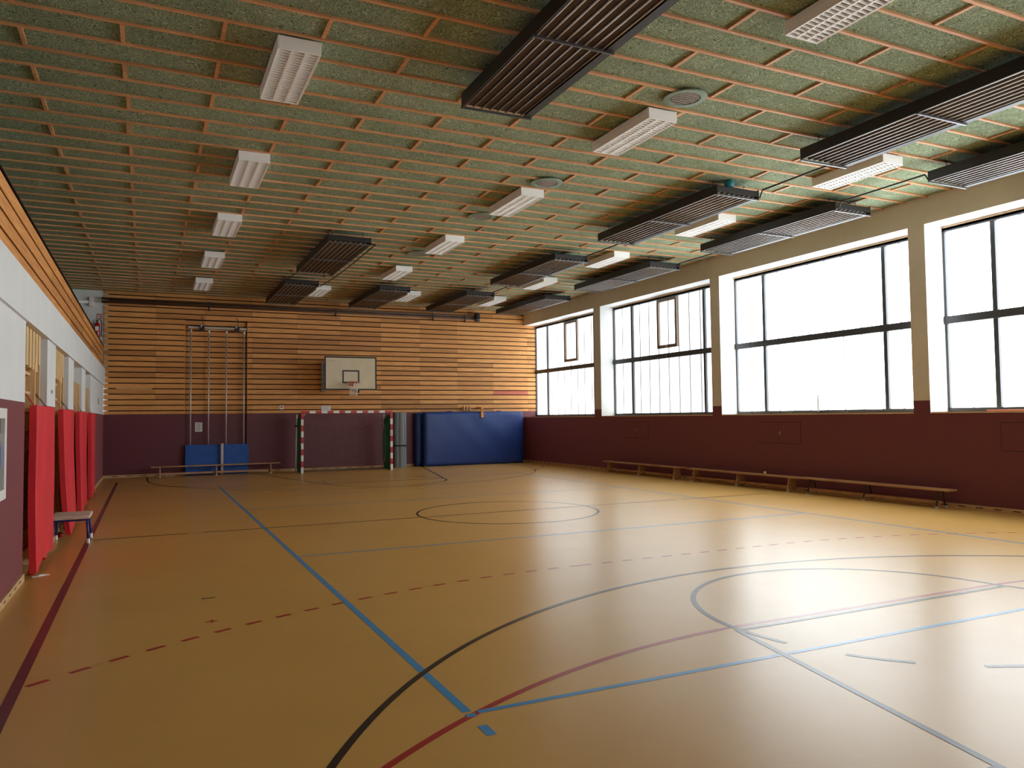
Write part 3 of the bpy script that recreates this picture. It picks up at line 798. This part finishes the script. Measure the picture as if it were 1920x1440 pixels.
for i in range(NS):
    for sg in (0.5, -0.5):
        pts = [(r_*math.cos(2*math.pi*(i+sg*k)/NS), RYc+r_*math.sin(2*math.pi*(i+sg*k)/NS), RZc+z) for k, (r_, z) in enumerate(lev)]
        m.tube(pts, 0.0055, 'net_white', 5)
m.build('hoop_net', t)
m = MB()
for x in (-0.55, 0.55):
    for z in (3.0, 3.7): m.tube([(x, 0.03, z), (x+0.0, YB-Y0-0.06, z)], 0.022, 'dark_metal', 6)
    m.box(x-0.03, x+0.03, 0.03, 0.07, 2.85, 3.9, 'dark_metal')
m.tube([(-0.55, 0.05, 3.7), (-0.55, YB-Y0-0.06, 3.0)], 0.015, 'dark_metal', 6); m.tube([(0.55, 0.05, 3.7), (0.55, YB-Y0-0.06, 3.0)], 0.015, 'dark_metal', 6)
m.box(0.16, 0.30, 0.0, 0.06, 2.70, 2.79, 'black')
m.build('swing_frame', t)
m = MB(); x = -0.66
m.box(x-0.06, x+0.04, YB-Y0-0.09, YB-Y0-0.012, 2.78, 3.82, 'grey_paint')
for i in range(6): m.box(x-0.005, x+0.035, YB-Y0-0.096, YB-Y0-0.089, 2.88+i*0.165, 2.92+i*0.165, 'black')
m.box(0.5, 0.6, YB-Y0-0.09, YB-Y0-0.012, 2.78, 3.82, 'grey_paint'); m.box(-0.7, 0.6, YB-Y0-0.08, YB-Y0-0.012, 3.80, 3.86, 'grey_paint')
m.build('wall_rail', t)

# ---- handball goal
GY = 26.35
t = thing('handball_goal', 'red and white striped handball goal with green net side', 'goal', (CX, GY, 0))
def stripes(m, axis, a0, a1, fixed, first, n_):
    st = (a1-a0)/n_
    for i in range(n_):
        p, q = a0+i*st, a0+(i+1)*st; mt = 'white' if (i+first) % 2 else 'red'
        if axis == 'z': m.box(fixed-0.04, fixed+0.04, 0, 0.08, p, q, mt)
        else: m.box(p, q, 0, 0.08, fixed-0.04, fixed+0.04, mt)
for s_ in (-1, 1):
    m = MB(); x = s_*1.54; stripes(m, 'z', 0.0, 1.80, x, 1, 9); m.box(x-0.04, x+0.04, 0, 0.08, 1.80, 2.08, 'red')
    if s_ > 0: m.box(x-0.02, x+0.02, -0.002, 0, 1.33, 1.37, 'print_grey'); m.box(x-0.02, x+0.02, -0.002, 0, 1.24, 1.30, 'print_grey')
    m.build('goal_post', t)
m = MB(); stripes(m, 'x', -1.30, 1.30, 2.04, 1, 13); m.box(-1.5, -1.3, 0, 0.08, 2.0, 2.08, 'red'); m.box(1.3, 1.5, 0, 0.08, 2.0, 2.08, 'red'); m.build('crossbar', t)
m = MB(); BD = 0.98
for s_ in (-1, 1):
    x = s_*1.54
    m.tube([(x, 0.08, 0.02), (x, BD, 0.02)], 0.016, 'green_metal', 8)
    m.tube([(x, 0.08, 2.0), (x, 0.7, 1.98), (x, BD, 1.75)], 0.014, 'green_metal', 8)
    m.tube([(x-s_*0.12, 0.08, 2.0), (x, 0.08, 1.86)], 0.008, 'white', 6)
m.tube([(-1.54, BD, 0.02), (1.54, BD, 0.02)], 0.016, 'green_metal', 8)
m.build('base_frame', t)
for s_, r_ in ((-1, 0.026), (1, 0.016)):
    m = MB(); m.tube([(s_*1.54+(-0.06 if s_ < 0 else 0), BD, 0.0), (s_*1.54+(-0.01 if s_ < 0 else 0), BD, 1.97)], r_, 'white' if s_ < 0 else 'net_white', 8)
    if s_ < 0: m.box(-1.63, -1.53, BD-0.03, BD+0.03, 1.55, 1.60, 'black')
    m.build('rear_post', t, smooth=True)
def net(name, P, nu, nv, r_, mat, parent):
    m = MB()
    for i in range(nu+1): m.tube([P(i/nu, j/24) for j in range(25)], r_, mat, 3, caps=False)
    for j in range(nv+1): m.tube([P(i/24, j/nv) for i in range(25)], r_, mat, 3, caps=False)
    return m.build(name, parent)
def Pback(u, v):
    sag = math.sin(math.pi*u)
    x = -1.5+3.0*u; z = 0.03+(1.72-0.30*sag*1.0+0.0)*v
    y = BD-0.10-0.12*math.sin(math.pi*v)*1.0-0.16*sag*(1-v)
    return (x, y, z)
net('back_net', Pback, 30, 18, 0.0042, 'net_brown', t)
def Ptop(u, v):
    sag = math.sin(math.pi*u); x = -1.5+3.0*u; z1 = 0.03+1.72-0.30*sag
    return (x, 0.07+(BD-0.17)*v, 2.0+(z1-2.0)*v-0.10*math.sin(math.pi*v)*sag)
net('top_net', Ptop, 30, 10, 0.0036, 'net_brown', t)
for s_ in (-1, 1):
    def Pside(u, v, s_=s_):
        y = 0.08+(BD-0.1)*u; zt = 2.0-0.28*max(0, u-0.35)/0.65
        return (s_*(1.54-0.07*abs(math.sin(6*math.pi*u)*math.sin(math.pi*v))), y, 0.02+(zt-0.02)*v)
    net('side_net', Pside, 26, 34, 0.009, 'net_green', t)

# ---- grey rolled mat standing beside the goal
t = thing('rolled_mat', 'grey rolled up mat standing upright right of the goal, black strap', 'rolled mat', (8.44, YB-0.38, 0))
m = MB()
prof = []
for x, r_ in ((-0.13, 0.12), (0.0, 0.15), (0.125, 0.10)):
    m.lathe([(0, 0.0), (r_, 0.0), (r_, 2.02), (0, 2.02)], 'grey_roll', (x, 0, 0), 18)
m.build('mat_roll', t)
m = MB(); pts = []
for i in range(28):
    a_ = 2*math.pi*i/28; pts.append((0.262*math.cos(a_)*1.0, 0.158*math.sin(a_), 0.80))
for dz in (-0.015, 0.0, 0.015): m.tube([(p[0], p[1], p[2]+dz) for p in pts], 0.010, 'black', 6, closed=True)
m.build('strap', t)

# ---- blue crash mats
def cushion(x0, x1, y0, y1, z0, z1, mat, amp=0.02, seed=1, nx=40, nz=26, edge=0.05):
    """soft block: puffed faces with gentle creases"""
    rnd = random.Random(seed); ph = [(rnd.uniform(0, 6), rnd.uniform(0, 6), rnd.uniform(3, 9), rnd.uniform(1, 5)) for _ in range(6)]
    m = MB(); k = m.mi(mat); N = (nx+1)*(nz+1)
    for side in (0, 1):
        for j in range(nz+1):
            for i in range(nx+1):
                u, v = i/nx, j/nz
                rr = min(u*(x1-x0), (1-u)*(x1-x0), v*(z1-z0), (1-v)*(z1-z0)); e_ = max(0.0, 1-rr/edge)
                bul = amp*(4*u*(1-u))*(4*v*(1-v)) + sum(amp*0.16*math.sin(a_+u*c_*3+v*d_)*math.sin(b_+v*c_) for a_, b_, c_, d_ in ph)
                bul += amp*0.35*max(0, 0.25-abs(v-0.95))*4*math.sin(u*60+2*math.sin(u*17))*0.5
                y = (y0-bul+e_*e_*edge*0.55) if side == 0 else (y1+bul*0.05-e_*e_*edge*0.55)
                m.v.append((x0+u*(x1-x0), y, z0+v*(z1-z0)))
    for side in (0, 1):
        for j in range(nz):
            for i in range(nx):
                a_ = side*N+j*(nx+1)+i; q = (a_, a_+1, a_+nx+2, a_+nx+1); m.f.append(q if side == 0 else q[::-1]); m.m.append(k)
    ring = [i for i in range(nx+1)] + [j*(nx+1)+nx for j in range(1, nz+1)] + [nz*(nx+1)+i for i in range(nx-1, -1, -1)] + [j*(nx+1) for j in range(nz-1, 0, -1)]
    for p, q in zip(ring, ring[1:]+ring[:1]): m.f.append((p, p+N, q+N, q)); m.m.append(k)
    return m
for (x0, x1, y0, y1, z1, l_, sd) in ((9.30, 13.38, YB-0.58, YB-0.33, 2.02, 'big blue crash mat in front, leaning on the back wall near the corner', 3), (9.07, 13.10, YB-0.26, YB-0.04, 1.99, 'second blue crash mat, sticking out left behind the front one', 5)):
    t = thing('crash_mat', l_, 'mat', ((x0+x1)/2, (y0+y1)/2, 0), 0, 'blue crash mats'); hw = (x1-x0)/2; hd = (y1-y0)/2
    cushion(-hw, hw, -hd, hd, 0.01, z1, 'blue_vinyl', 0.022, sd).build('mat_body', t, smooth=True)
    m = MB()
    for x in (-hw*0.5, hw*0.5): m.tube([(x-0.12, -0.05, z1), (x-0.06, -0.05, z1+0.025), (x+0.06, -0.05, z1+0.025), (x+0.12, -0.05, z1)], 0.012, 'blue_steel', 6)
    m.build('carry_handle', t)
t = thing('wall_hook', 'wooden flap hooked over the top edge of the big blue mat', 'hook', (11.62, YB-0.625, 1.80))
m = MB(); m.box(-0.055, 0.055, -0.02, 0.01, 0.0, 0.40, 'clad'); m.build('hook_flap', t, bevel=0.004)
m = MB(); m.box(-0.045, 0.045, 0.01, 0.55, 0.36, 0.40, 'clad'); m.build('hook_arm', t, bevel=0.004)
t = thing('wooden_holder', 'small pale holder with pegs above the big blue mat', 'holder', (11.22, YB-0.05, 2.10))
m = MB(); m.box(-0.24, 0.24, -0.01, 0.035, -0.02, 0.03, 'pale_wood'); m.build('holder_bar', t)
for x in (-0.14, -0.02, 0.10):
    m = MB(); m.box(x-0.016, x+0.016, -0.10, 0.0, -0.02, 0.15, 'pale_wood'); m.build('peg', t)
m = MB(); m.box(-0.55, 0.50, -0.005, 0.0, -0.011, 0.011, 'pale_wood')
tag(m.build('pale_batten', loc=(-0.37, YB-0.008, 2.86+0.0)), 'short pale lath showing in a board gap beside the left wall', 'batten')

# ---- fire extinguisher and its sign on the gallery wall
t = thing('fire_extinguisher', 'red fire extinguisher with black hose on the white gallery wall', 'fire extinguisher', (-1.47, YB-0.06, 4.50))
m = MB(); m.lathe([(0, 0.0), (0.075, 0.0), (0.082, 0.02), (0.082, 0.40), (0.06, 0.455), (0.028, 0.475), (0.028, 0.50), (0, 0.50)], 'ext_red', n=24); m.build('cylinder_body', t, smooth=True)
m = MB(); m.box(-0.05, 0.05, -0.086, -0.07, 0.20, 0.34, 'paper'); m.build('instruction_label', t)
m = MB(); m.box(-0.02, 0.02, -0.06, 0.03, 0.50, 0.535, 'black'); m.box(-0.015, 0.015, -0.09, 0.0, 0.545, 0.56, 'black'); m.build('valve_handle', t)
m = MB(); m.tube([(0.02, 0, 0.52), (0.05, 0, 0.58), (0.10, 0, 0.56), (0.125, 0, 0.45), (0.125, 0, 0.20), (0.11, 0, 0.02)], 0.014, 'black', 8); m.build('hose', t, smooth=True)
m = MB(); m.box(-1.485, -1.335, YB+0.040, YB+0.049, 5.11, 5.26, 'sign_red')
m.box(-1.470, -1.44, YB+0.0385, YB+0.040, 5.13, 5.22, 'paper'); m.box(-1.465, -1.445, YB+0.0385, YB+0.040, 5.225, 5.24, 'paper')
m.box(-1.425, -1.405, YB+0.0385, YB+0.040, 5.13, 5.24, 'paper'); m.box(-1.395, -1.35, YB+0.0385, YB+0.040, 5.20, 5.23, 'paper'); m.box(-1.395, -1.35, YB+0.0385, YB+0.040, 5.14, 5.165, 'paper')
tag(m.build('fire_sign'), 'red fire extinguisher sign with white symbols above the extinguisher', 'sign')
t = thing('white_duct', 'white pipe run high on the white gallery wall', 'duct', (-3.2, YB-0.03, 5.62))
m = MB(); m.tube([(-2.3, 0, 0), (1.55, 0, 0)], 0.055, 'white', 12); m.build('duct_run', t, smooth=True)
m = MB(); m.box(1.50, 1.62, -0.07, 0.07, -0.13, 0.17, 'white'); m.build('end_block', t, bevel=0.01)

# ================================================================== LEFT WALL OBJECTS
def wall_bars(i, y0, y1, top, label):
    t = thing('wall_bars', label, 'wall bars', (XL-0.19, (y0+y1)/2, 0), 0, 'wooden wall bars in the niches'); hw = (y1-y0)/2
    hb = 2.48
    m = MB(); m.box(-0.10, -0.08, -hw+0.01, hw-0.01, 0.0, hb, 'ply'); m.build('back_panel', t)
    for y in ((-hw+0.10, 0.0, hw-0.62) if top else (-hw*0.45, 0.12, hw*0.75)):
        m = MB(); m.box(-0.08, 0.17, y-0.022, y+0.022, 0.02, 2.56 if top else 2.60, 'pale_wood'); m.build('upright', t, bevel=0.004)
    z = 0.25
    while z < 2.5:
        m = MB(); m.tube([(0.10, -hw+0.06, z), (0.10, hw-0.60 if top else hw*0.75, z)], 0.021, 'pale_wood', 8); m.build('rung', t, smooth=True); z += 0.24
    if top:
        for k in range(6):
            y = -hw+0.16+k*0.29; m = MB(); m.box(0.125, 0.155, y-0.085, y+0.085, 2.50-0.012*k, 2.955, 'pale_wood'); m.build('top_slat', t, bevel=0.004)
    return t
for i, (y0, y1) in enumerate(NI):
    wall_bars(i, y0, y1, i < 2, ['wall bars with pale upper slats in the nearest niche, above the first red mat', 'wall bars with pale upper slats in the second niche from the viewer',
                                 'wall bars without upper slats in the third niche from the viewer', 'wall bars in the farthest niche, above the last red mat'][i])
def red_mat(i, y0, y1, z1, curl, label):
    t = thing('hanging_mat', label, 'mat', (XL, (y0+y1)/2, 0), 0, 'red mats hung over the niches'); hw = (y1-y0)/2
    nu, nv = 24, 30; m = MB(); k = m.mi('red_vinyl'); N = (nu+1)*(nv+1); rnd = random.Random(i+20); a1, a2 = rnd.uniform(0, 6), rnd.uniform(0, 6)
    th = 0.055
    for side in (0, 1):
        for j in range(nv+1):
            for q in range(nu+1):
                u, v = q/nu, j/nv
                zb = 0.05+0.10*math.sin(math.pi*min(1, u*1.1))**1.0*(0.8 if i == 0 else 0.6)
                z = zb+(z1-zb)*v; y = -hw+2*hw*u
                off = 0.055+curl*((1-v)**2.2)*(0.4+0.6*(1-u)) + 0.008*math.sin(a1+u*9+v*3)*math.sin(a2+v*4) + 0.010*math.exp(-((u-0.33-0.1*v)/0.05)**2)*v
                rr = min(u, 1-u)*2*hw; e_ = max(0, 1-rr/0.03); off -= 0.012*e_*e_ if side == 0 else 0
                m.v.append((off+(th if side == 0 else -0.03), y, z))
    for side in (0, 1):
        for j in range(nv):
            for q in range(nu):
                a_ = side*N+j*(nu+1)+q; f = (a_, a_+1, a_+nu+2, a_+nu+1); m.f.append(f if side == 0 else f[::-1]); m.m.append(k)
    ring = [q for q in range(nu+1)] + [j*(nu+1)+nu for j in range(1, nv+1)] + [nv*(nu+1)+q for q in range(nu-1, -1, -1)] + [j*(nu+1) for j in range(nv-1, 0, -1)]
    for p, q in zip(ring, ring[1:]+ring[:1]): m.f.append((p, p+N, q+N, q)); m.m.append(k)
    m.build('mat_panel', t, smooth=False)
    for y, d in ((-hw+0.22, 0.0), (0.18, 0.16)):
        m = MB(); a_ = Vector((-0.14, y-0.03+d, z1+0.30)); b_ = Vector((0.06, y+d*1.6, z1-0.02)); wv = Vector((0, 0.045, 0))
        m.quad([a_-wv*0.6, a_+wv*0.6, b_+wv, b_-wv], 'red_dark' if d else 'red_vinyl'); 
        o_ = Vector((0.008, 0, 0)); m.quad([a_-wv*0.6+o_, b_-wv+o_, b_+wv+o_, a_+wv*0.6+o_], 'red_dark' if d else 'red_vinyl'); m.build('hanging_strap', t)
    m = MB()
    for y in (-hw*0.75, hw*0.35): m.lathe([(0, 0), (0.035, 0.0), (0.045, 0.03), (0.03, 0.07), (0, 0.075)], 'red', (0.05, y, 0.0), 12)
    m.build('floor_buffer', t, smooth=True)
    return t
for i, (y0, y1, cu, l_) in enumerate([(10.50, 12.52, 0.02, 'nearest and largest red mat hanging on the left wall, next to the white framed pane'), (13.82, 15.62, 0.12, 'second red mat from the viewer, behind the small stool'),
                                      (17.02, 18.78, 0.05, 'third red mat from the viewer on the left wall'), (20.32, 21.70, 0.03, 'farthest and narrowest red mat on the left wall')]):
    red_mat(i, y0, y1, 2.0, cu, l_)

# ---- vaulting box stool
t = thing('small_stool', 'small stool with worn wooden top, blue legs and white feet', 'stool', (-1.01, 13.38, 0))
hx, hy, hh = 0.235, 0.31, 0.42
m = MB(); m.box(-hx-0.02, hx+0.02, -hy-0.02, hy+0.02, hh-0.055, hh, 'stool_top'); m.build('seat', t, bevel=0.012)
m = MB()
for s_ in (-1, 1):
    m.box(-hx+0.02, hx-0.02, s_*hy-0.015-s_*0.03, s_*hy+0.015-s_*0.03, hh-0.085, hh-0.055, 'blue_steel')
    m.box(s_*hx-0.015-s_*0.02, s_*hx+0.015-s_*0.02, -hy+0.03, hy-0.03, hh-0.085, hh-0.055, 'blue_steel')
m.build('seat_frame', t)
for sx in (-1, 1):
    for sy in (-1, 1):
        m = MB(); m.tube([(sx*(hx-0.02), sy*(hy-0.03), hh-0.06), (sx*(hx), sy*(hy-0.0), 0.05)], 0.017, 'blue_steel', 8); lg = m.build('leg', t, smooth=True)
        m = MB(); m.lathe([(0, 0), (0.024, 0), (0.026, 0.02), (0.022, 0.075), (0, 0.075)], 'white', (sx*hx, sy*hy, 0), 12); m.build('rubber_foot', lg, smooth=True)

# ---- white framed pane on the left wall
t = thing('framed_pane', 'white framed glass pane set in the maroon wall at the left edge', 'window pane', (XL, (WY0+WY1)/2, WZ0)); hw = (WY1-WY0)/2; hh = WZ1-WZ0
m = MB(); e = 0.10
for (p, q, r_, s_) in ((-hw, hw, 0, e), (-hw, hw, hh-e, hh), (-hw, -hw+e, e, hh-e), (hw-e, hw, e, hh-e)): m.box(-0.05, 0.015, p, q, r_, s_, 'white')
m.build('frame', t, bevel=0.004)
m = MB(); m.box(-0.04, -0.025, -hw+e, hw-e, e, hh-e, 'dark_glass'); m.build('glass', t)
m = MB(); m.box(-0.024, -0.022, -hw+e, hw-e, e+0.22, e+0.42, 'blue_mat'); m.box(-0.024, -0.022, -hw+e, hw-e, hh-e-0.24, hh-e-0.14, 'grey_paint'); m.build('film_strips', t)

m = MB(); m.box(XL-0.001, XL+0.012, 24.9, 25.06, 2.30, 2.48, 'grey_paint')
tag(m.build('wall_plate'), 'small grey plate on the white wall before the far corner', 'plate')
for y, l_ in ((13.05, 'small metal latch on the white pier between the first two niches'),):
    m = MB(); m.box(XL, XL+0.015, y-0.05, y+0.05, 2.22, 2.27, 'steel'); tag(m.build('wall_latch'), l_, 'latch')

# ---- hatches in the right wall
for y0, y1, l_ in ((19.39, 20.70, 'maroon double flap hatch in the far part of the right wall'), (13.35, 14.74, 'maroon double flap hatch above the middle right bench'), (7.30, 8.70, 'maroon flap hatch in the wall at the right edge of the photo')):
    t = thing('wall_hatch', l_, 'hatch', (XR, (y0+y1)/2, 1.09), 0, 'flap hatches in the right wall'); hw = (y1-y0)/2
    m = MB()
    for (p, q, r_, s_) in ((-hw, hw, 0, 0.012), (-hw, hw, 0.508, 0.52), (-hw, -hw+0.012, 0, 0.52), (hw-0.012, hw, 0, 0.52), (-0.006, 0.006, 0, 0.52)): m.box(-0.002, 0.004, p, q, r_, s_, 'slot')
    m.build('joint', t)
    for s_ in (-1, 1):
        m = MB(); p, q = (0.006, hw-0.012) if s_ > 0 else (-hw+0.012, -0.006); m.box(-0.006, 0.004, p, q, 0.012, 0.508, 'maroon'); m.build('flap', t, bevel=0.002)
    m = MB(); m.box(-0.012, -0.006, -0.06, -0.015, 0.22, 0.29, 'grey_paint'); m.build('lock', t)

# ---- bits on the window ledge and floor
t = thing('window_crank', 'grey upright crank rod at the foot of the third window bay', 'crank', (XG-0.08, 13.25, ZL+0.028))
m = MB(); m.tube([(0, 0, 0), (0, 0, 0.43)], 0.018, 'grey_paint', 8); m.build('rod', t, smooth=True)
m = MB(); m.box(-0.03, 0.03, -0.03, 0.03, 0, 0.03, 'dark_metal'); m.build('socket', t)
m = MB(); m.tube([(XG-0.10, 8.0, ZL+0.042), (XR+0.10, 9.0, ZL+0.042)], 0.013, 'clad_red', 6)
tag(m.build('wooden_stick'), 'thin reddish stick lying on the ledge of the nearest window', 'stick')
for i, (y, l_) in enumerate(((13.9, 'dark crumpled scrap on the ledge left of the crank rod'), (12.25, 'tiny dark scrap on the ledge right of the crank rod'))):
    m = MB(); m.box(XR+0.15, XR+0.19, y-0.06, y+0.06, ZL+0.028, ZL+0.045, 'dark_metal', RZ(0.4)); tag(m.build('scrap', bevel=0.004), l_, 'scrap')
m = MB(); m.box(-0.09, 0.09, -0.03, 0.03, 0.0, 0.006, 'paper', RZ(0.5), (0, 0, 0)); m.box(-0.04, 0.05, -0.02, 0.03, 0.006, 0.012, 'paper', RZ(0.9), (0, 0, 0))
tag(m.build('paper_scrap', loc=(-1.12, 10.62, 0.0)), 'white paper scrap on the floor under the nearest red mat', 'scrap')
m = MB(); m.box(-0.13, 0.13, -0.05, 0.05, 0.0, 0.02, 'paper'); m.box(-0.07, 0.07, -0.03, 0.03, 0.02, 0.024, 'blue_mat')
tag(m.build('flat_packet', bevel=0.003, loc=(0.68, YB-0.30, 0.0)), 'flat white and blue packet on the floor under the back bench', 'packet')
